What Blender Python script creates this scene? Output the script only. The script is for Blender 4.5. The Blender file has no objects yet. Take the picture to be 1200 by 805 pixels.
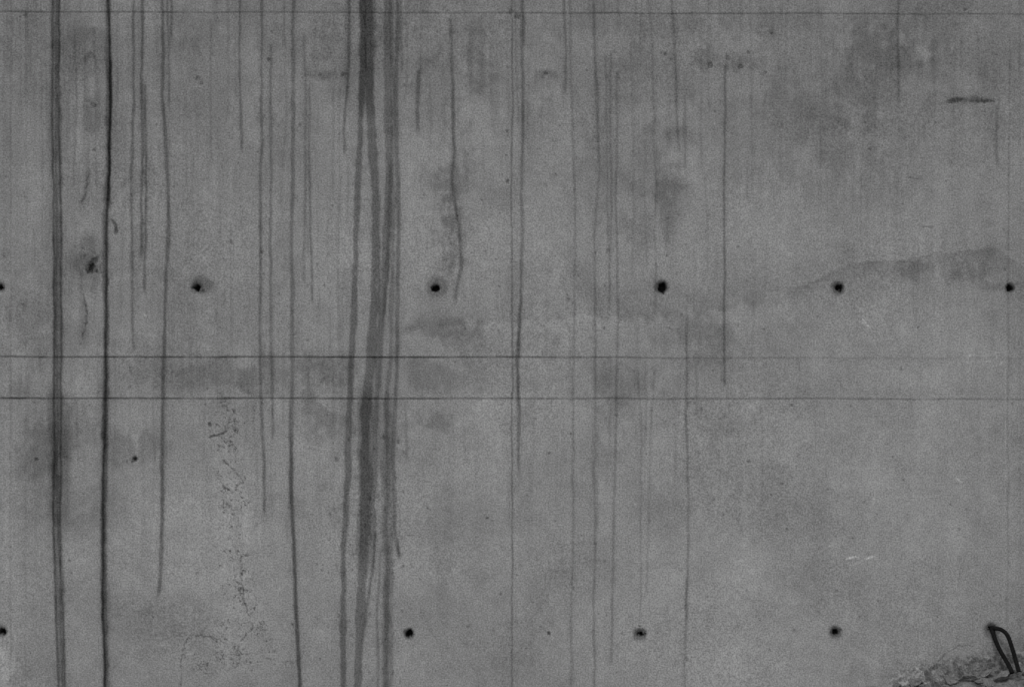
import bpy, bmesh, math, random
import numpy as np
from mathutils import Vector, Euler, noise as mnoise

random.seed(7)
RS = np.random.RandomState(11)
S = 0.005            # metres per reference unit
Z0 = 0.08
def wx(u): return (u-600.0)*S
def wz(v): return (805.0-v)*S+Z0

scene = bpy.context.scene
scene.view_settings.view_transform = 'Standard'
scene.view_settings.look = 'None'
scene.view_settings.exposure = 0

# ------------------------------------------------------------------ grid
def axis(lo, a, b, hi, coarse, fine):
    return np.concatenate([np.arange(lo, a, coarse), np.arange(a, b, fine), np.arange(b, hi+0.01, coarse)]).astype(np.float64)
U = axis(-1000, -20, 1220, 2200, 8.0, 1.0)
V = axis(-480, -15, 812, 830, 8.0, 1.0)      # v grows downward
NU, NV = len(U), len(V)
UU, VV = np.meshgrid(U, V)
tone = np.ones((NV, NU)); disp = np.zeros((NV, NU))

_LC = {}
def lattice(seed):
    if seed not in _LC: _LC[seed] = np.random.RandomState(seed).rand(512, 512)
    return _LC[seed]
def vnoise(x, y, seed):
    L = lattice(seed)
    xi = np.floor(x).astype(int); yi = np.floor(y).astype(int)
    fx = x-xi; fy = y-yi
    fx = fx*fx*(3-2*fx); fy = fy*fy*(3-2*fy)
    xi %= 512; yi %= 512; xj = (xi+1) % 512; yj = (yi+1) % 512
    return (L[yi, xi]*(1-fx)+L[yi, xj]*fx)*(1-fy)+(L[yj, xi]*(1-fx)+L[yj, xj]*fx)*fy
def fbm(x, y, seed, o=4, g=0.5):
    t = 0; a = 1; s = 0
    for i in range(o):
        t = t+a*vnoise(x*2**i+13.7*i, y*2**i+7.1*i, seed+i); s += a; a *= g
    return t/s
def sst(a, b, x):
    t = np.clip((x-a)/(b-a), 0, 1); return t*t*(3-2*t)
def G(cx, cy, rx, ry): return np.exp(-(((UU-cx)/rx)**2+((VV-cy)/ry)**2))

# ------------------------------------------------------------------ base mottling and tone gradients
wob1 = fbm(UU/26, VV/26, 90, 4, 0.65)
wob2 = fbm(UU/7, VV/10, 95, 3, 0.65)
vst = fbm(UU/4, VV/40, 99, 3, 0.6)
cloud = fbm(UU/210, VV/150, 1, 5, 0.55)
warp = (wob1-.5)*40
cloud2 = fbm((UU+warp)/70, (VV+warp)/60, 20, 5, 0.68)
fine = fbm(UU/9, VV/9, 40, 3, 0.7)
strk = fbm(UU/4.5, VV/150, 60, 3, 0.65)
strk2 = fbm(UU/20, VV/300, 70, 3, 0.6)
strk3 = fbm(UU/3.0, VV/70, 80, 2, 0.6)
grainv = RS.rand(NV, NU)
tone *= 1+0.30*(cloud-0.5)+0.34*(cloud2-0.5)+0.20*(fine-0.5)
smask = np.clip((fbm(UU/90, VV/110, 85, 4)-.40)*4.5, 0, 1)*np.clip(1.2-VV/1000, 0.35, 1.2)*np.clip(1.2-UU/2200, .5, 1.2)
tone *= 1+0.20*(strk-0.5)*(.12+smask)+0.14*(strk2-0.5)
tone *= 1-0.34*np.clip(strk3-.54, 0, 1)*smask*1.3
tone *= 1+0.17*(grainv-0.5)
bl = fbm((UU+warp*.6)/34, (VV-warp*.4)/46, 260, 5, .72)
tone *= 1-0.12*sst(.55, .66, bl)*sst(.42, .6, fbm(UU/170, VV/120, 270, 3))*(1-.5*sst(800,1000,UU)*sst(250,450,VV))
tone *= 1+0.06*sst(.47, .36, bl)
tone *= 1-0.13*sst(260, -20, VV)-0.04*sst(500, 0, UU)+0.07*sst(600, 900, UU)*sst(300, 560, VV)  # darker towards the top and left, lighter at lower right
tone *= 1-0.10*sst(1040, 1230, UU)*sst(200, 800, VV)-.08*sst(950, 1230, UU)*sst(200, -10, VV)-.03*sst(1060, 1230, UU)  # darker towards the right edge and its corners
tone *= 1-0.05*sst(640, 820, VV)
for a, b, k in [(-480, 15, 0.97), (15, 418, 1.0), (418, 467, 0.975), (467, 830, 1.02)]:
    tone *= np.where((VV >= a) & (VV < b), k, 1.0)

def sl(c0, c1, A):
    i = max(int(np.searchsorted(A, c0)), 0); j = int(np.searchsorted(A, c1))
    return slice(i, max(j, i))
def blot(cx, cy, rx, ry, dark, rough=1.0, fineamt=0.7):
    a = sl(cx-2.6*rx, cx+2.6*rx, U); b = sl(cy-2.6*ry, cy+2.6*ry, V)
    x = UU[b, a]; y = VV[b, a]
    g = np.exp(-(((x-cx)/rx)**2+((y-cy)/ry)**2))
    n = (wob1[b, a]-0.5)*2.6*rough+(wob2[b, a]-0.5)*fineamt*rough+(vst[b, a]-0.5)*1.0*rough
    m = sst(0.15, 0.85, g+n*np.sqrt(g)*0.9)
    tone[b, a] *= 1-dark*m
def drip(pts, w, dark, rough=0.5, fi=6, fo=12, soft=1.0, var=0.35, core=0.0):
    pts = sorted(pts, key=lambda p: p[1])
    ys = np.array([p[1] for p in pts]); xs = np.array([p[0] for p in pts])
    a = sl(xs.min()-w*2-8, xs.max()+w*2+8, U); b = sl(ys[0], ys[-1], V)
    if a.stop <= a.start or b.stop <= b.start: return
    y = V[b]; sd = RS.randint(1, 400)
    z = np.zeros_like(y)
    soft = soft+.30
    xc = np.interp(y, ys, xs)+(fbm(y/55, z+sd, 120)-0.5)*3.2+(fbm(y/13, z+sd, 130, 2)-0.5)*1.0
    ww = w*(1.05+(fbm(y/34, z+sd+.5, 140, 4, .6)-0.5)*1.0)
    inten = 1-rough*1.0*(fbm(y/20, z+sd+.2, 150, 4, 0.75)-0.32)
    inten = inten*sst(ys[0]-1, ys[0]+fi, y)*(1-sst(ys[-1]-fo, ys[-1]+1, y))
    x = UU[b, a]
    d = np.abs(x-xc[:, None]+(wob2[b, a]-0.5)*min(2.6, w*0.4))
    m = 1-sst(-soft, soft, d-ww[:, None]/2)
    tex = 1-min(1, rough+.1)*0.8*np.clip(fbm(x/2.2, VV[b, a]/22, 160+sd % 7, 3, 0.7)-0.38, 0, 1)*1.6
    tone[b, a] *= 1-np.clip(dark*1.10*m*inten[:, None]*tex, 0, 0.96)
    if w > 2 and dark > .3:
        m2 = np.exp(-(d/(w*1.3+1.5))**2)
        tone[b, a] *= 1-.16*dark*m2*inten[:, None]
def dot(cx, cy, r, dark, depth=0.0, el=1.0):
    R = r*3+2
    a = sl(cx-R, cx+R, U); b = sl(cy-R, cy+R, V)
    x = UU[b, a]; y = VV[b, a]
    dd = np.sqrt((x-cx)**2+((y-cy)/el)**2)+(wob2[b, a]-0.5)*r*2.0+(grainv[b, a]-.5)*min(1.2, r*.5)
    m = 1-sst(r-0.7, r+0.9, dd)
    tone[b, a] *= 1-dark*m
    if depth: disp[b, a] = np.maximum(disp[b, a], depth*(1-sst(r-1.0, r+0.8, dd)))
def line(pts, w, dark, depth=0.0, jit=2.5, brk=0.5):
    P = [np.array(p, float) for p in pts]; Q = [P[0]]; jit *= .5
    for p, q in zip(P[:-1], P[1:]):
        n = max(2, int(np.linalg.norm(q-p)/3.5))
        for i in range(1, n+1):
            Q.append(p+(q-p)*i/n+RS.uniform(-jit, jit, 2)*(1 if i < n else .3))
    for p, q in zip(Q[:-1], Q[1:]):
        if RS.rand() < brk*0.5: continue
        wd = w*RS.uniform(0.4, 1.3); dk = dark*RS.uniform(0.4, 1)
        a = sl(min(p[0], q[0])-4, max(p[0], q[0])+4, U); b = sl(min(p[1], q[1])-4, max(p[1], q[1])+4, V)
        x = UU[b, a]; y = VV[b, a]; dv = q-p; L = max((dv**2).sum(), 1e-6)
        t = np.clip(((x-p[0])*dv[0]+(y-p[1])*dv[1])/L, 0, 1)
        d = np.hypot(x-p[0]-t*dv[0], y-p[1]-t*dv[1])
        m = 1-sst(wd/2-0.6, wd/2+0.7, d)
        tone[b, a] *= 1-dk*m
        if depth: disp[b, a] = np.maximum(disp[b, a], depth*m)
def light(cx, cy, rx, ry, k, rough=1.0): blot(cx, cy, rx, ry, -k, rough)

# ------------------------------------------------------------------ dirt clouds
for c in [
 (100,60,28,45,.20),(110,130,18,25,.22),(105,230,22,45,.14),(60,520,45,40,.30),(150,520,50,24,.24),(100,590,70,35,.14),
 (185,720,60,35,.10),(250,110,60,70,.12),(300,40,90,30,.12),(200,420,60,30,.12),(100,310,22,28,.22),
 (245,440,60,20,.20),(330,442,60,24,.22),(385,435,30,22,.22),(375,490,32,28,.26),(270,480,40,24,.14),(445,500,55,50,.14),
 (500,440,35,26,.20),(497,492,30,16,.22),(520,385,55,12,.20),(560,400,45,16,.16),(527,250,19,80,.26),(525,230,30,100,.12),(530,110,40,70,.14),
 (562,75,14,50,.16),(552,100,8,50,.14),(560,430,40,30,.10),(385,88,24,7,.25),(400,60,30,60,.12),(470,60,40,60,.12),(610,120,40,90,.08),
 (690,90,60,60,.14),(640,85,14,8,.25),(770,100,50,50,.12),(785,235,20,55,.26),(775,180,30,60,.16),(745,270,26,26,.16),(700,215,50,50,.12),
 (720,445,40,30,.14),(715,470,14,50,.12),(640,405,35,22,.16),(840,70,30,14,.22),(860,78,18,7,.22),(900,40,16,6,.20),(950,110,70,50,.10),
 (1035,60,45,26,.24),(1040,80,60,70,.12),(1075,45,40,30,.14),(900,160,90,60,.12),(940,220,60,50,.10),(1050,205,40,45,.10),(1160,140,24,50,.12),
 (830,405,40,40,.10),(800,390,50,24,.10),(1078,318,20,15,.24),(1143,322,32,16,.28),(1168,335,24,9,.24),(1150,300,40,14,.12),
 (1040,480,40,26,.08),(900,600,90,50,.06),(560,640,70,50,.08),(620,700,50,50,.08),(820,700,20,60,.10),(960,690,60,50,.07),
 (680,560,40,90,.08),(90,400,40,30,.10),(40,400,26,60,.08),(1180,770,30,30,.14),(880,560,60,20,.06),(520,640,20,60,.08),
 (30,60,30,60,.12),(1020,790,40,20,.12),(700,30,160,16,.10),(900,25,120,14,.12),(1130,90,60,40,.10),(330,200,60,60,.08),(760,350,110,22,.08)]:
    blot(*c)
for c in [(270,490,24,20,.08),(275,560,20,40,.08),(290,690,26,60,.07),(235,760,36,26,.07),(4,790,10,36,.30),(15,560,10,200,.07),
          (100,760,40,50,.10),(95,450,22,20,.12),(1140,420,60,40,.07),(980,560,110,50,.05),(640,330,30,40,.10),(240,620,60,50,.09),
          (560,560,50,50,.06),(440,760,40,30,.04),(1000,440,90,20,.06),(30,430,25,20,.10),(560,300,30,50,.06),(90,170,10,60,.08),(880,250,60,60,.05)]:
    light(*c)

# tide mark (old pour line)
arc_u = np.array([-1000,460,540,600,700,800,860,910,960,1000,1060,1120,1160,1185,1215,2200])
arc_v = np.array([395,386,379,374,372,369,362,344,326,312,303,296,290,305,330,300])
av = np.interp(U, arc_u, arc_v)+(fbm(U/30, U*0, 200)-0.5)*9
aw = np.interp(U, [-1000,440,480,600,700,800,860,930,1000,1060,1180,1240,2200],[0,0,.18,.20,.24,.18,.24,.32,.34,.32,.26,.10,.05])
dv_ = av[None, :]-VV+(wob1-0.5)*16+(wob2-.5)*5
m_up = np.exp(-np.clip(dv_, 0, None)/55)*sst(-1, 3, dv_)
m_dn = np.exp(-np.clip(-dv_, 0, None)/22)*(dv_ <= 0)
right = sst(860, 960, UU)
tone *= 1-aw[None, :]*((0.85-.65*right)*m_up+(.10+.80*right)*m_dn)*(0.55+0.9*wob1)
tone *= 1-aw[None, :]*0.6*np.exp(-(dv_/2.4)**2)*sst(0.38, 0.56, wob1)
tone *= 1-sst(880, 960, UU)*sst(0, 8, -dv_)*(1-sst(30, 100, -dv_))*0.07

# ------------------------------------------------------------------ drips
D = drip
D([(58,-480),(65,0),(66,200),(68,300),(67,467),(67,600),(70,720),(73,830)], 10, .42, .75, 1, 1, 1.4)
D([(62,-480),(62,0),(62,200),(64,300),(64,467),(63,600),(66,720),(69,830)], 2.4, .60, .6, 1, 1, .8)
D([(69,-480),(69,0),(70,200),(72,300),(71,467),(70,600),(74,720),(77,830)], 2.4, .58, .7, 1, 1, .8)
D([(66,-480),(66,0),(66,200),(67,467),(67,600),(71,720),(74,830)], 2.0, .45, .9, 1, 1, .8)
D([(60,440),(62,520),(60,640)], 9, .35, .9, 30, 60, 3)
D([(76,455),(77,540),(78,640)], 8, .32, .9, 20, 70, 3)
D([(60,-20),(60,200),(58,320)], 3, .25, .9, 6, 80, 2)
D([(126,-480),(126,0),(128,110),(127,200),(124,262),(124,420),(122,600),(122,700),(125,830)], 6.5, .52, .4, 1, 1, 1.2)
D([(127,-480),(127,0),(129,110),(128,200),(125,262),(124,420),(121,600),(121,700),(124,830)], 2.8, .70, .3, 1, 1, .9)
D([(129,60),(129,130),(128,200),(128,250)], 3.4, .75, .2, 20, 20, .8)
D([(124,425),(122,600),(124,720),(127,830)], 8, .32, .8, 20, 1, 2)
D([(131,256),(136,264),(137,276)], 5, .60, .3, 3, 5, 1)
D([(157,-60),(156,120),(155,250),(156,415)], 3.2, .46, .5)
D([(152,425),(157,445)], 2.5, .30, .4)
D([(167,-60),(166,90),(167,200),(167,306)], 3.4, .52, .4)
D([(170,96),(171,220),(170,347)], 2.8, .50, .4)
D([(190,-40),(191,60),(190,110),(195,160),(198,230),(196,300),(193,400),(191,500),(190,610),(186,703)], 3.8, .50, .35)
D([(196,-40),(197,60),(197,130)], 2.2, .40, .4)
D([(201,-40),(202,20),(201,50)], 2.6, .5, .3)
D([(193,415),(192,520),(191,640)], 6, .18, .6, 20, 40, 2)
D([(247,20),(246,110),(247,192)], 2.2, .26, .6)
D([(254,360),(254,385)], 2, .2)
D([(281,-20),(280,60),(283,120),(282,182)], 3.0, .46, .4)
D([(277,40),(277,130)], 2, .2, .6)
D([(306,-60),(307,120),(305,250),(305,420),(307,500),(310,607)], 3.2, .44, .45)
D([(317,50),(318,200),(317,300),(318,420),(320,520)], 3.0, .38, .5)
D([(333,-30),(334,60)], 2.4, .3)
D([(344,-480),(343,0),(344,150),(342,300),(342,470),(341,560),(345,650),(348,740),(353,830)], 4.2, .42, .4, 1, 1)
D([(341,480),(341,560),(345,650),(348,740),(353,830)], 4.0, .46, .3, 60, 1)
D([(357,40),(358,180),(356,338)], 3.0, .34, .5)
D([(362,100),(364,250),(366,360)], 2.6, .40, .5)
D([(390,100),(391,230)], 2.5, .2, .6)
D([(410,-30),(408,80),(403,150),(404,186)], 3.0, .44, .3)
D([(407,-30),(407,60),(405,130)], 7, .22, .5, 6, 40, 2)
D([(398,100),(397,280),(397,420)], 2.4, .2, .6)
D([(432,-480),(432,0),(431,60),(430,110),(431,150)], 17, .34, .15, 1, 30, 1.2)
D([(425,-480),(425,0),(425,60),(423,110),(422,150),(420,210),(417,300),(415,350),(411,430),(409,480),(407,560),(403,660),(402,830)], 6.5, .48, .15, 1, 1, 1.1)
D([(433,-480),(433,0),(432,110),(436,160),(440,230),(441,290),(439,350),(435,420),(428,480),(427,560),(426,640),(421,740),(418,830)], 10, .46, .15, 1, 1, 1.1)
D([(429,440),(428,520),(427,600),(424,680)], 15, .34, .2, 40, 50, 1.1)
D([(440,620),(437,660),(428,720),(424,760)], 3, .45, .3)
D([(455,-480),(455,0),(454,80),(456,200),(452,300),(446,380),(441,460),(437,560),(436,700)], 8, .42, .3, 1, 80, 1.1)
D([(459,180),(457,260),(452,320),(449,400)], 5, .36, .35, 20, 40)
D([(466,-480),(465,0),(465,150),(467,300),(465,420),(461,520),(463,620),(468,660)], 4.5, .44, .35, 1, 12)
D([(458,-60),(460,120),(461,260),(458,420),(453,470),(454,600),(453,830)], 5, .36, .5, 1, 1, 1.6)
D([(455,455),(454,560),(455,680),(452,830)], 12, .38, .7, 30, 1, 2)
D([(470,-20),(471,90)], 3, .3, .5)
D([(446,640),(442,720),(443,830)], 2.5, .4, .5)
D([(475,470),(477,545)], 3, .25, .5)
D([(491,80),(490,120),(491,160)], 4, .45, .4)
D([(494,10),(493,90)], 2, .25)
D([(528,20),(530,100),(532,180),(529,215),(537,262),(540,310),(534,340),(533,358)], 3.4, .44, .4)
D([(532,215),(535,262)], 6, .25, .5)
D([(531,480),(532,520)], 2, .2)
D([(600,-480),(600,120),(600,418),(600,600),(600,830)], 1.9, .46, .40, 1, 1, .8)
D([(603,0),(605,80),(608,150)], 2, .3, .5)
D([(613,-480),(612,0),(613,120),(611,240),(612,330),(608,385),(606,430),(608,520),(609,575)], 3.4, .42, .45, 1, 40)
D([(611,340),(608,385),(606,430),(608,500)], 4.5, .38, .4, 25, 40)
D([(613,15),(613,60)], 3, .4, .3)
D([(661,-20),(663,60),(662,115)], 3.0, .40, .4)
D([(667,-60),(670,130),(674,230),(673,380),(672,560),(668,830)], 2.8, .28, .6, 1, 1)
D([(695,-20),(697,60),(700,150)], 2.8, .38, .4)
D([(699,90),(702,200),(696,270),(698,420),(697,600),(696,830)], 2.8, .32, .5)
D([(710,60),(711,240),(714,300)], 2.4, .28, .5)
D([(715,60),(716,230),(714,366)], 2.6, .32, .5)
D([(723,80),(722,250),(724,370),(722,470),(719,620),(717,780)], 2.6, .33, .5)
D([(740,50),(742,200),(741,330)], 2.2, .2, .6)
D([(757,-40),(764,60),(768,200),(768,370)], 2.4, .26, .5)
D([(748,430),(752,520),(751,700),(750,738)], 2.4, .24, .5)
D([(768,430),(762,520),(757,700)], 2.2, .22, .5)
D([(785,-40),(792,80),(794,150),(797,185)], 2.6, .36, .4)
D([(803,110),(803,200)], 2.2, .26, .4)
D([(822,20),(822,200)], 2.0, .2, .5)
D([(805,350),(804,467),(806,600),(805,680),(802,830)], 2.6, .34, .45, 40, 1)
D([(806,660),(805,750)], 4, .28, .6, 20, 40, 1.5)
D([(826,200),(830,330)], 1.8, .2, .5)
D([(850,76),(849,200),(850,330),(848,455)], 2.6, .44, .25, 2, 5, .9)
D([(880,20),(881,230)], 1.8, .16, .6)
D([(1053,-60),(1052,40),(1053,120)], 2.6, .36, .6)
D([(1168,120),(1168,170),(1170,198)], 3, .34, .6)
D([(1183,60),(1182,350),(1181,600),(1181,830)], 1.8, .28, .7, 1, 1)
D([(1195,-480),(1196,830)], 1.6, .14, .7, 1, 1)
D([(1127,40),(1126,90)], 2, .2)
D([(87,20),(89,120),(87,222)], 2.6, .30, .6)
D([(98,345),(100,370),(98,410)], 6, .34, .9, 10, 20, 2)
D([(104,195),(100,225),(95,250)], 5, .30, .9, 10, 20, 2)
D([(112,30),(112,90)], 2.6, .3, .6)
D([(136,0),(137,120)], 2.2, .2, .6)
D([(6,-480),(6,310)], 6, .14, .6, 1, 30, 2)
D([(14,-480),(13,200),(12,830)], 2.2, .22, .6, 1, 1)
D([(33,-480),(32,60),(30,330),(30,830)], 1.8, .14, .6, 1, 1)
D([(48,-60),(50,300)], 2, .18, .6)
for i in range(200):
    x = RS.uniform(5, 1190)
    if RS.rand() < .5: x = RS.uniform(20, 860)
    y0 = RS.choice([-15, RS.uniform(15, 200), RS.uniform(15, 420), 418, 467])
    L = RS.uniform(25, 190)
    D([(x, y0), (x+RS.uniform(-2, 2), y0+L/2), (x+RS.uniform(-4, 4), y0+L)], RS.uniform(1.3, 3.2), RS.uniform(.05, .19), .8, 12, 40, 1.1)
for i in range(60):
    x = RS.choice([RS.uniform(-980, -50), RS.uniform(1250, 2180)])
    y0 = RS.uniform(-480, 200); L = RS.uniform(150, 700)
    D([(x, y0), (x+RS.uniform(-6, 6), y0+L)], RS.uniform(8, 16), RS.uniform(.15, .45), .5, 20, 60, 6)

# ------------------------------------------------------------------ seams
def seam(vpts, us, strength, width=1.7, depth=.0012):
    vc = np.interp(U, us, vpts)+(fbm(U/60, U*0+3, 210)-0.5)*1.4
    st = np.interp(U, us, strength)*(0.35+1.25*fbm(U/22, U*0+8, 215, 4, .75))
    d = np.abs(VV-vc[None, :]); ds = (VV-vc[None, :])
    m = 1-sst(width/2-.7, width/2+.8, d)
    tone[:] *= 1-np.clip(st[None, :]*m, 0, .9)
    tone[:] *= 1-st[None, :]*.16*np.exp(-(d/6)**2)*(wob2)
    tone[:] *= 1+st[None, :]*.12*np.exp(-((ds+3)/1.5)**2)
    disp[:] = np.maximum(disp, depth*m*np.clip(st*2-.3, 0, 1)[None, :])
seam([14,14,15,16,17,18],[-1000,0,400,800,1200,2200],[.45,.45,.40,.45,.36,.4],1.7)
seam([418,418,418.5,418.5,419.5,420,420],[-1000,0,480,640,850,1200,2200],[.5,.55,.72,.50,.20,.10,.2],1.9)
seam([466,466.5,467,467,467,468,468],[-1000,0,480,640,850,1200,2200],[.5,.6,.65,.45,.40,.34,.4],1.8)
line([(0,467),(30,467)],2,.6,0,.3,0)

# ------------------------------------------------------------------ tie holes (conical recess + bored core, depth shade painted in)
def tie(cx, cy, r, halo, hd, depth=.05, blk=.93, ox=0, oy=0):
    a = sl(cx-60, cx+60, U); b = sl(cy-60, cy+60, V)
    x = UU[b, a]; y = VV[b, a]
    q = np.hypot(x-cx-ox, (y-cy-oy))+(wob1[b, a]-.5)*halo*.7+(wob2[b, a]-.5)*4
    m = 1-sst(halo*.55, halo*1.1, q)
    tone[b, a] *= 1-hd*m*(.75+.5*wob2[b, a])
    q2 = np.hypot(x-cx, y-cy)+(wob2[b, a]-.5)*3
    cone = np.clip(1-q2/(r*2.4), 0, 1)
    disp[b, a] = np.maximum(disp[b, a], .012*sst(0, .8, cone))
    tone[b, a] *= 1-.35*sst(0, .6, cone)  # recess shade put into the tone
    dot(cx, cy, r, blk, depth)  # core painted near black to stand in for shade in the depth
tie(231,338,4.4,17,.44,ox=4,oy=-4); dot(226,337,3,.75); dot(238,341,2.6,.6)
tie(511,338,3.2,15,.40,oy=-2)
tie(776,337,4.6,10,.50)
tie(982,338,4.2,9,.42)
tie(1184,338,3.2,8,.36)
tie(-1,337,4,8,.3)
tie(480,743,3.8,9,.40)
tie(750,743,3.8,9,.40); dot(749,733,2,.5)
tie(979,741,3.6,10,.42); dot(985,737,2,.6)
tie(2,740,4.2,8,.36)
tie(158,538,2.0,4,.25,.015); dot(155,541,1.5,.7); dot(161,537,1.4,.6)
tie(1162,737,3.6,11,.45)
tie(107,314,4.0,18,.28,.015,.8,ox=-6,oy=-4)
dot(111,306,4.5,.5,.006); dot(104,318,3.2,.6,.008); dot(113,318,2.6,.7,.008); dot(99,300,2,.5,.004); dot(116,300,1.6,.4)
line([(96,291),(108,295),(119,306),(118,320),(110,328)],1.8,.4,.003,2,.6)
for x,y,r,k in [(43,538,1.6,.6),(643,742,1.6,.7),(594,154,1.8,.6),(594,182,1.4,.5),(595,213,1.6,.5),(656,148,1.6,.5),(877,62,2,.5),(905,40,2.4,.5),
  (868,78,2.4,.45),(832,76,3,.45),(853,68,2,.4),(780,64,1.8,.5),(640,86,2.2,.45),(375,88,2.2,.35),(402,88,2.4,.35),(232,92,2.6,.4),(236,98,2,.4),(271,284,2.2,.4),
  (307,296,2,.4),(712,294,2,.4),(877,541,1.6,.5),(571,607,1.4,.6),(708,385,1.6,.5),(1076,384,1.6,.5),(315,70,1.8,.5),(246,497,2,.6),(110,176,2,.5),(606,20,3,.4),(598,14,3,.4),
  (897,85,1.6,.4),(1020,175,2.2,.3),(928,475,1.4,.4),(1131,12,2,.4),(822,480,1.4,.4),(108,66,4,.3),(100,70,4,.3),(30,18,2,.4),(729,742,1.4,.4)]:
    dot(x,y,r,k,.003)
for i in range(1300):
    dot(RS.uniform(-20,1215),RS.uniform(-15,810),RS.uniform(.4,1.2),RS.uniform(.12,.5),.0012)
for i in range(450):
    dot(RS.uniform(-20,1215),RS.uniform(-15,810),RS.uniform(.4,1.1),-RS.uniform(.10,.3))
for i in range(80):
    dot(RS.normal(273,13),RS.uniform(470,780),RS.uniform(.5,1.5),RS.uniform(.2,.6),.002)
for i in range(90):
    dot(RS.uniform(385,475),RS.uniform(500,800),RS.uniform(.5,1.3),RS.uniform(.2,.45),.001,1.8)

# crazing
c1 = fbm(UU/17, VV/20, 300, 5, .62); c2 = fbm(UU/24, VV/26, 310, 5, .6)
zone = G(270,505,20,45)+G(276,565,17,38)+.9*G(284,690,13,65)+G(290,740,26,28)+.65*G(235,765,36,34)+.5*G(330,770,44,16)+.45*G(266,620,20,60)
zone = np.clip(zone, 0, 1)
brk = sst(.44, .56, fbm(UU/11, VV/11, 320, 3, .6))
cr = np.maximum(1-sst(.005, .015, np.abs(c1-.5)), .9*(1-sst(.004, .012, np.abs(c2-.5))))*brk
tone *= 1-.68*cr*sst(.14, .55, zone)
disp[:] = np.maximum(disp, .0025*cr*sst(.14, .55, zone))
tone *= 1+.05*sst(.2, .7, zone)*(c1 > .5)
z2 = np.clip(G(430,650,50,130)+G(100,650,60,120)+G(1040,520,60,100)+.6*G(560,420,90,40), 0, 1)
tone *= 1-.18*cr*z2

line([(244,513),(262,508),(268,494),(275,484)],2.0,.6,.003,3,.3)
line([(262,540),(275,552),(285,566),(272,578),(262,570)],1.8,.55,.004,4,.4)
line([(282,650),(284,680),(288,710),(296,735),(282,752),(277,768)],1.6,.5,.004,4,.4)
line([(212,805),(212,780),(216,755),(226,744),(246,746),(262,752),(275,768)],1.6,.46,.002,3,.3)
line([(275,768),(300,766),(330,776),(352,772),(360,760)],1.3,.36,.001,3,.4)
line([(466,590),(470,610),(466,640),(470,660)],1.6,.35,.002,2,.4)
line([(98,345),(102,370),(97,398)],2.0,.5,.003,3,.4)
line([(104,205),(100,225),(96,240)],2.0,.4,.002,3,.4)
line([(100,118),(112,124),(108,130)],3,.35,.002,2.5,.2)
line([(345,86),(375,90),(400,89)],1.8,.25,.0,3,.6)
line([(480,384),(520,381),(560,378)],1.5,.25,0,2.5,.5)
blot(1140,118,32,5,.40,.7)
line([(1110,120),(1122,116),(1140,119),(1168,119)],3.2,.48,.002,1.5,.2)
line([(1112,121),(1126,119)],3,.4,.002,1,.1)
line([(1079,266),(1093,266)],2.2,.45,.001,.6,0)
line([(1063,208),(1080,210)],1.6,.25,.001,.6,0)
line([(992,655),(1003,652),(1010,655),(1026,652)],1.6,-.8,0,1,.3)
line([(1010,372),(1018,382),(1008,378)],1.8,-.5,0,2,.1)
line([(1030,505),(1034,530)],1.4,-.3,0,1,.5)
line([(1120,560),(1128,566)],1.8,-.5,0,1,.1)
line([(1160,414),(1200,410)],1.6,-.3,0,1,.5)
line([(1178,414),(1178,600)],1.3,-.2,0,.6,.6)
line([(1190,320),(1192,410)],1.5,-.2,0,.6,.6)
for x,y in [(1140,415),(1165,425),(1100,380),(1020,372),(985,640),(1125,565),(700,770),(1030,590)]:
    for k in range(5): dot(x+RS.normal(0,6),y+RS.normal(0,4),RS.uniform(.6,1.3),-.35)
# cement spatter above the rubble
zz = np.clip(1.15-(805-VV-(UU-1020)*.15)/24, 0, 1)*sst(1010,1090,UU)
sp = fbm(UU/5, VV/4.5, 340, 4, .75)
tone *= 1-.20*sst(0,.6,zz)
tone *= 1+(.38*sst(.53,.62,sp)-.45*sst(.48,.38,sp))*sst(.1,.7,zz)
disp[:] -= .005*sst(.5,.64,sp)*sst(.1,.7,zz)
for i in range(70):
    x = 1060+130*RS.beta(3,1.3); y = 800-RS.exponential(16)-(x-1010)*.07
    dot(x,y,RS.uniform(.6,1.8),RS.choice([-.28,.25,.4]),.002)
blot(1130,785,60,14,.20,.9)
line([(1085,792),(1098,778),(1108,766),(1120,758),(1142,756)],1.5,.35,.002,3,.4)

# ------------------------------------------------------------------ wall mesh
disp += (cloud-0.5)*0.010+(fine-0.5)*0.0012
X = wx(UU); Zc = wz(VV); Zc[-1, :] = -0.05
nb = NU*NV
co = np.stack([X, disp, Zc], -1).reshape(-1, 3)
ii, jj = np.meshgrid(np.arange(NV-1), np.arange(NU-1), indexing='ij')
a0 = (ii*NU+jj).ravel(); faces = np.stack([a0, a0+NU, a0+NU+1, a0+1], -1)
loop = list(range(0, NU))+[r*NU+NU-1 for r in range(1, NV)]+[(NV-1)*NU+c for c in range(NU-2, -1, -1)]+[r*NU for r in range(NV-2, 0, -1)]
loop = np.array(loop)
back = co[loop].copy(); back[:, 1] = 0.35
co = np.concatenate([co, back]); n = len(loop); k = np.arange(n); k2 = (k+1) % n
sides = np.stack([loop[k], loop[k2], nb+k2, nb+k], -1)
faces = np.concatenate([faces, sides])
me = bpy.data.meshes.new("concrete_wall")
nf = len(faces)
me.vertices.add(len(co)); me.vertices.foreach_set("co", co.astype(np.float32).ravel())
nl = nf*4+n
me.loops.add(nl)
li = np.concatenate([faces.ravel(), nb+np.arange(n)[::-1]]).astype(np.int32)
me.loops.foreach_set("vertex_index", li)
me.polygons.add(nf+1)
me.polygons.foreach_set("loop_start", (np.arange(nf+1)*4).astype(np.int32))
me.update(calc_edges=True)
sm = np.ones(nf+1, bool); sm[-(n+1):] = False
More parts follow.
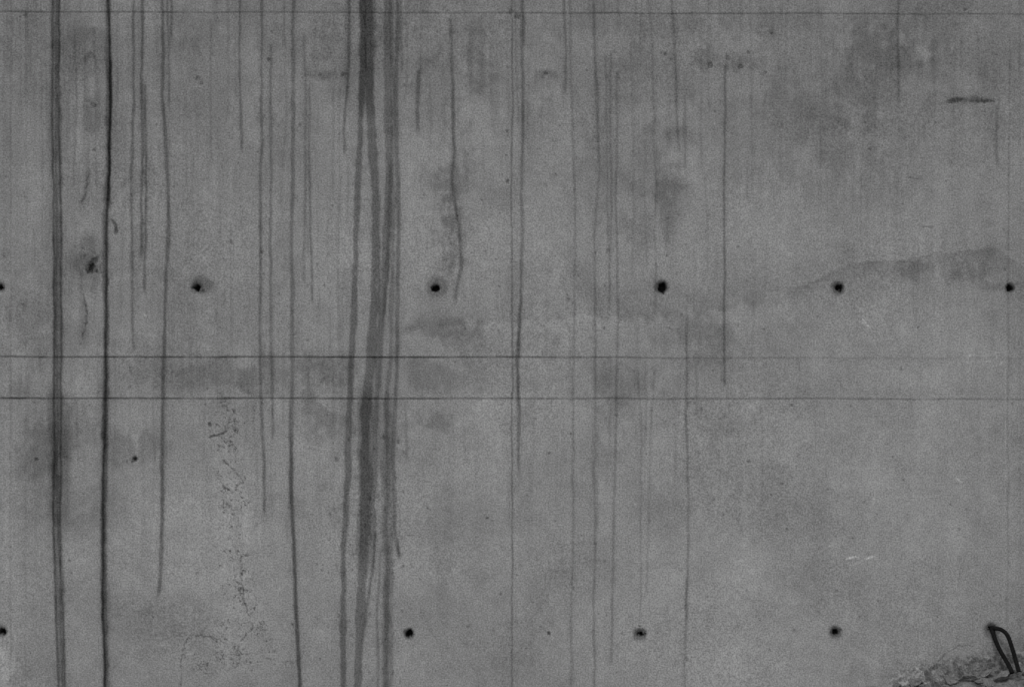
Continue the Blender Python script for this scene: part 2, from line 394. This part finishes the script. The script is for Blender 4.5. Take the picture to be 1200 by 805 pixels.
me.polygons.foreach_set("use_smooth", sm)
at = me.attributes.new("weathering_hole_shade", 'FLOAT', 'POINT')  # stains and wear, plus shade painted into the tie holes
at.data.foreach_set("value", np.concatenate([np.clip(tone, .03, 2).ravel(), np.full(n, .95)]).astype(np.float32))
wall = bpy.data.objects.new("concrete_wall", me); scene.collection.objects.link(wall)

# ------------------------------------------------------------------ materials
def newmat(name):
    m = bpy.data.materials.new(name); m.use_nodes = True
    nt = m.node_tree; return m, nt, nt.nodes["Principled BSDF"]
def nd(nt, t, **kw):
    x = nt.nodes.new(t)
    for k_, v_ in kw.items(): setattr(x, k_, v_)
    return x
def math_(nt, op, a, b=None, c=None):
    x = nd(nt, 'ShaderNodeMath', operation=op)
    for i, v in enumerate([a, b, c]):
        if v is None: continue
        if isinstance(v, (int, float)): x.inputs[i].default_value = v
        else: nt.links.new(v, x.inputs[i])
    return x.outputs[0]
def noise_(nt, vec, scale, detail=2, rough=.5):
    x = nd(nt, 'ShaderNodeTexNoise'); x.inputs['Scale'].default_value = scale
    x.inputs['Detail'].default_value = detail; x.inputs['Roughness'].default_value = rough
    nt.links.new(vec, x.inputs['Vector']); return x.outputs['Fac']

WALL_BASE = 0.295
m, nt, b = newmat("weathered_concrete")
tc = nd(nt, 'ShaderNodeTexCoord').outputs['Object']
w = nd(nt, 'ShaderNodeAttribute', attribute_name="weathering_hole_shade").outputs['Fac']
g1 = noise_(nt, tc, 115, 1, .6)
g2 = noise_(nt, tc, 28, 3, .6)
f1 = math_(nt, 'MULTIPLY_ADD', math_(nt, 'SUBTRACT', g1, .5), 1.3, 1.0)
f2 = math_(nt, 'MULTIPLY_ADD', math_(nt, 'SUBTRACT', g2, .5), .28, 1.0)
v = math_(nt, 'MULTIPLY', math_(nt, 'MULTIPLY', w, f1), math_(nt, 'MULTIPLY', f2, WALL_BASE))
v = math_(nt, 'ADD', v, math_(nt, 'MULTIPLY', math_(nt, 'SUBTRACT', g1, .5), .06))
v = math_(nt, 'MAXIMUM', v, .008)
cc = nd(nt, 'ShaderNodeCombineColor')
for i in range(3): nt.links.new(v, cc.inputs[i])
nt.links.new(cc.outputs[0], b.inputs['Base Color'])
b.inputs['Roughness'].default_value = .92
b.inputs['Specular IOR Level'].default_value = .2
bp = nd(nt, 'ShaderNodeBump'); bp.inputs['Strength'].default_value = .35; bp.inputs['Distance'].default_value = .002
nt.links.new(noise_(nt, tc, 110, 3, .7), bp.inputs['Height']); nt.links.new(bp.outputs[0], b.inputs['Normal'])
me.materials.append(m)

def grey(name, lo, hi, scale, rough=.9, spec=.3):
    m, nt, b = newmat(name)
    tc = nd(nt, 'ShaderNodeTexCoord').outputs['Object']
    n1 = noise_(nt, tc, scale, 5, .7); n2 = noise_(nt, tc, scale*9, 3, .7)
    mx = math_(nt, 'ADD', math_(nt, 'MULTIPLY', n1, .6), math_(nt, 'MULTIPLY', n2, .4))
    mr = nd(nt, 'ShaderNodeMapRange'); nt.links.new(mx, mr.inputs[0])
    mr.inputs[1].default_value = .36; mr.inputs[2].default_value = .64; mr.inputs[3].default_value = lo; mr.inputs[4].default_value = hi
    cc = nd(nt, 'ShaderNodeCombineColor')
    for i in range(3): nt.links.new(mr.outputs[0], cc.inputs[i])
    nt.links.new(cc.outputs[0], b.inputs['Base Color'])
    b.inputs['Roughness'].default_value = rough; b.inputs['Specular IOR Level'].default_value = spec
    bp = nd(nt, 'ShaderNodeBump'); bp.inputs['Strength'].default_value = .8; bp.inputs['Distance'].default_value = .005
    nt.links.new(n2, bp.inputs['Height']); nt.links.new(bp.outputs[0], b.inputs['Normal'])
    return m
stone_m = grey("broken_concrete", .05, .22, 12)
soil_m = grey("dusty_soil", .12, .26, 3)
steel_m = grey("rusted_steel", .006, .018, 60, .9, .08)

def link_mesh(name, bm, mat, smooth=False):
    me = bpy.data.meshes.new(name); bm.to_mesh(me); bm.free()
    me.materials.append(mat)
    for p in me.polygons: p.use_smooth = smooth
    o = bpy.data.objects.new(name, me); scene.collection.objects.link(o); return o

# ------------------------------------------------------------------ ground
bm = bmesh.new()
gx = [-2000,-500,-120,-40]+list(np.arange(-14, 14.1, .5))+[40,120,500,2000]
gy = [-2000,-500,-120,-40]+list(np.arange(-20, 6.1, .5))+[40,120,500,2000]
vs = [[bm.verts.new((x, y, (mnoise.noise(Vector((x*.6, y*.6, 0)))*.03-.01) if abs(x) < 14 and -20 < y < 6 else -.01)) for x in gx] for y in gy]
for i in range(len(gy)-1):
    for j in range(len(gx)-1):
        bm.faces.new((vs[i][j], vs[i][j+1], vs[i+1][j+1], vs[i+1][j]))
link_mesh("ground", bm, soil_m, True)

# ------------------------------------------------------------------ rubble
def top_h(x):
    return float(np.interp(x, [1.7, 2.05, 2.4, 2.7, 3.0, 3.6, 4.6, 5.4], [0, .075, .115, .15, .18, .24, .14, 0]))
bm = bmesh.new()
nx, ny = 260, 60
rows = []
for j in range(ny):
    t = j/(ny-1); y = .03-t*1.3
    r = []
    for i in range(nx):
        x = 1.6+3.9*i/(nx-1)
        h = top_h(x)*max(0, 1-((-y)/1.2))
        f = mnoise.fractal(Vector((x*6, y*6, 3)), .8, 2.2, 7)
        h += f*.035*min(1, h*12+.05)
        r.append(bm.verts.new((x, y, h-.01)))
    rows.append(r)
for j in range(ny-1):
    for i in range(nx-1):
        bm.faces.new((rows[j][i], rows[j+1][i], rows[j+1][i+1], rows[j][i+1]))
def stone(x, y, z, s):
    st = random.randint(0, 9999)
    ret = bmesh.ops.create_icosphere(bm, subdivisions=4 if s > .03 else (3 if s > .014 else 2), radius=1)
    sc = Vector((random.uniform(.8, 1.6), random.uniform(.7, 1.2), random.uniform(.4, .85)))*s
    rot = Euler((random.uniform(-.6, .6), random.uniform(-.6, .6), random.uniform(0, 6.28))).to_matrix()
    planes = [Vector((random.gauss(0, 1), random.gauss(0, 1), random.gauss(0, 1))).normalized() for _ in range(9)]
    cut = [random.uniform(.4, .8) for _ in planes]
    for v in ret['verts']:
        p = v.co.copy()
        for pl, c in zip(planes, cut):
            d = p.dot(pl)
            if d > c: p -= pl*(d-c)
        p += p.normalized()*mnoise.fractal(p*2.6+Vector((st, 0, 0)), .8, 2.1, 4)*.14
        p = Vector((p.x*sc.x, p.y*sc.y, p.z*sc.z))
        v.co = rot @ p+Vector((x, y, z))
for i in range(620):
    x = random.uniform(1.75, 5.2); y = -abs(random.gauss(0, .3))-.02
    if y < -1.1: continue
    h = top_h(x)*max(0, 1+y/1.2)
    s = random.choice([.006, .008, .010, .013, .018, .026, .04])*random.uniform(.8, 1.2)
    if y > -s*1.2: y = -s*1.2
    stone(x, y, h-s*.05-.012, s)
for x, y, z, s in [(2.34,-.08,.12,.05),(2.24,-.07,.10,.035),(2.55,-.09,.14,.04),(2.64,-.1,.15,.055),(2.75,-.06,.17,.04),(2.84,-.13,.17,.05),(3.0,-.08,.20,.045),(2.45,-.12,.13,.035),(2.70,-.14,.14,.03)]:
    stone(x, y, z, s)
link_mesh("rubble_pile", bm, stone_m)

# ------------------------------------------------------------------ bent reinforcing bar
def tube(bm, pts, r, seg=12):
    P = [Vector(p) for p in pts]; Q = []
    E = [P[0]*2-P[1]]+P+[P[-1]*2-P[-2]]
    for i in range(1, len(E)-2):
        for k in range(14):
            t = k/14; a, b_, c, d = E[i-1:i+3]
            Q.append(.5*((2*b_)+(c-a)*t+(2*a-5*b_+4*c-d)*t*t+(3*b_-a-3*c+d)*t**3))
    Q.append(P[-1]); rings = []
    up = Vector((1, 0, 0))
    for i, q in enumerate(Q):
        tg = (Q[min(i+1, len(Q)-1)]-Q[max(i-1, 0)]).normalized()
        s1 = (up-tg*up.dot(tg)).normalized(); s2 = tg.cross(s1); up = s1
        rr = r*(1.08 if i % 3 == 0 else 1.0)
        rings.append([bm.verts.new(q+(s1*math.cos(a_)+s2*math.sin(a_))*rr) for a_ in [2*math.pi*k/seg for k in range(seg)]])
    for A, B in zip(rings[:-1], rings[1:]):
        for k in range(seg): bm.faces.new((A[k], A[(k+1) % seg], B[(k+1) % seg], B[k]))
    bm.faces.new(rings[0][::-1]); bm.faces.new(rings[-1])
bm = bmesh.new()
def W(u, v, y): return (wx(u)*(1+y/10), y, 2.09+(wz(v)-2.09)*(1+y/10))
tube(bm, [W(1161,736,.04), W(1163,738,-.03), W(1165,746,-.06), W(1171,760,-.08), W(1179,774,-.10), W(1184,783,-.13), W(1186,788,-.15)], .0125)
tube(bm, [W(1161,736,.04), W(1166,736,-.05), W(1174,738,-.08), W(1181,745,-.11), W(1187,762,-.13), W(1191,776,-.15), W(1194,787,-.17)], .0120)
link_mesh("bent_rebar", bm, steel_m, True)

# ------------------------------------------------------------------ light
sd = Vector((-.25, -.62, .80)).normalized()
el = math.asin(sd.z); az = math.atan2(sd.x, sd.y)
wld = bpy.data.worlds.new("World"); scene.world = wld; wld.use_nodes = True
nt = wld.node_tree; bg = nt.nodes['Background']
sky = nt.nodes.new('ShaderNodeTexSky'); sky.sky_type = 'NISHITA'; sky.sun_disc = False
sky.sun_elevation = el; sky.sun_rotation = az
sky.air_density = 1.5; sky.dust_density = 3
bw = nt.nodes.new('ShaderNodeRGBToBW'); nt.links.new(sky.outputs[0], bw.inputs[0]); nt.links.new(bw.outputs[0], bg.inputs[0])
bg.inputs[1].default_value = .09
L = bpy.data.lights.new("sun", 'SUN'); L.energy = 1.3; L.angle = math.radians(14); L.color = (1, 1, 1)
so = bpy.data.objects.new("sun", L); so.rotation_euler = (-sd).to_track_quat('-Z', 'Y').to_euler(); so.location = (-5, -8, 12)
scene.collection.objects.link(so)

# ------------------------------------------------------------------ camera
cam = bpy.data.cameras.new("camera"); cam.lens = 60; cam.sensor_width = 36; cam.clip_end = 6000
co_ = bpy.data.objects.new("camera", cam); co_.location = (0, -10, wz(402.5)); co_.rotation_euler = (math.radians(90), 0, 0)
scene.collection.objects.link(co_); scene.camera = co_
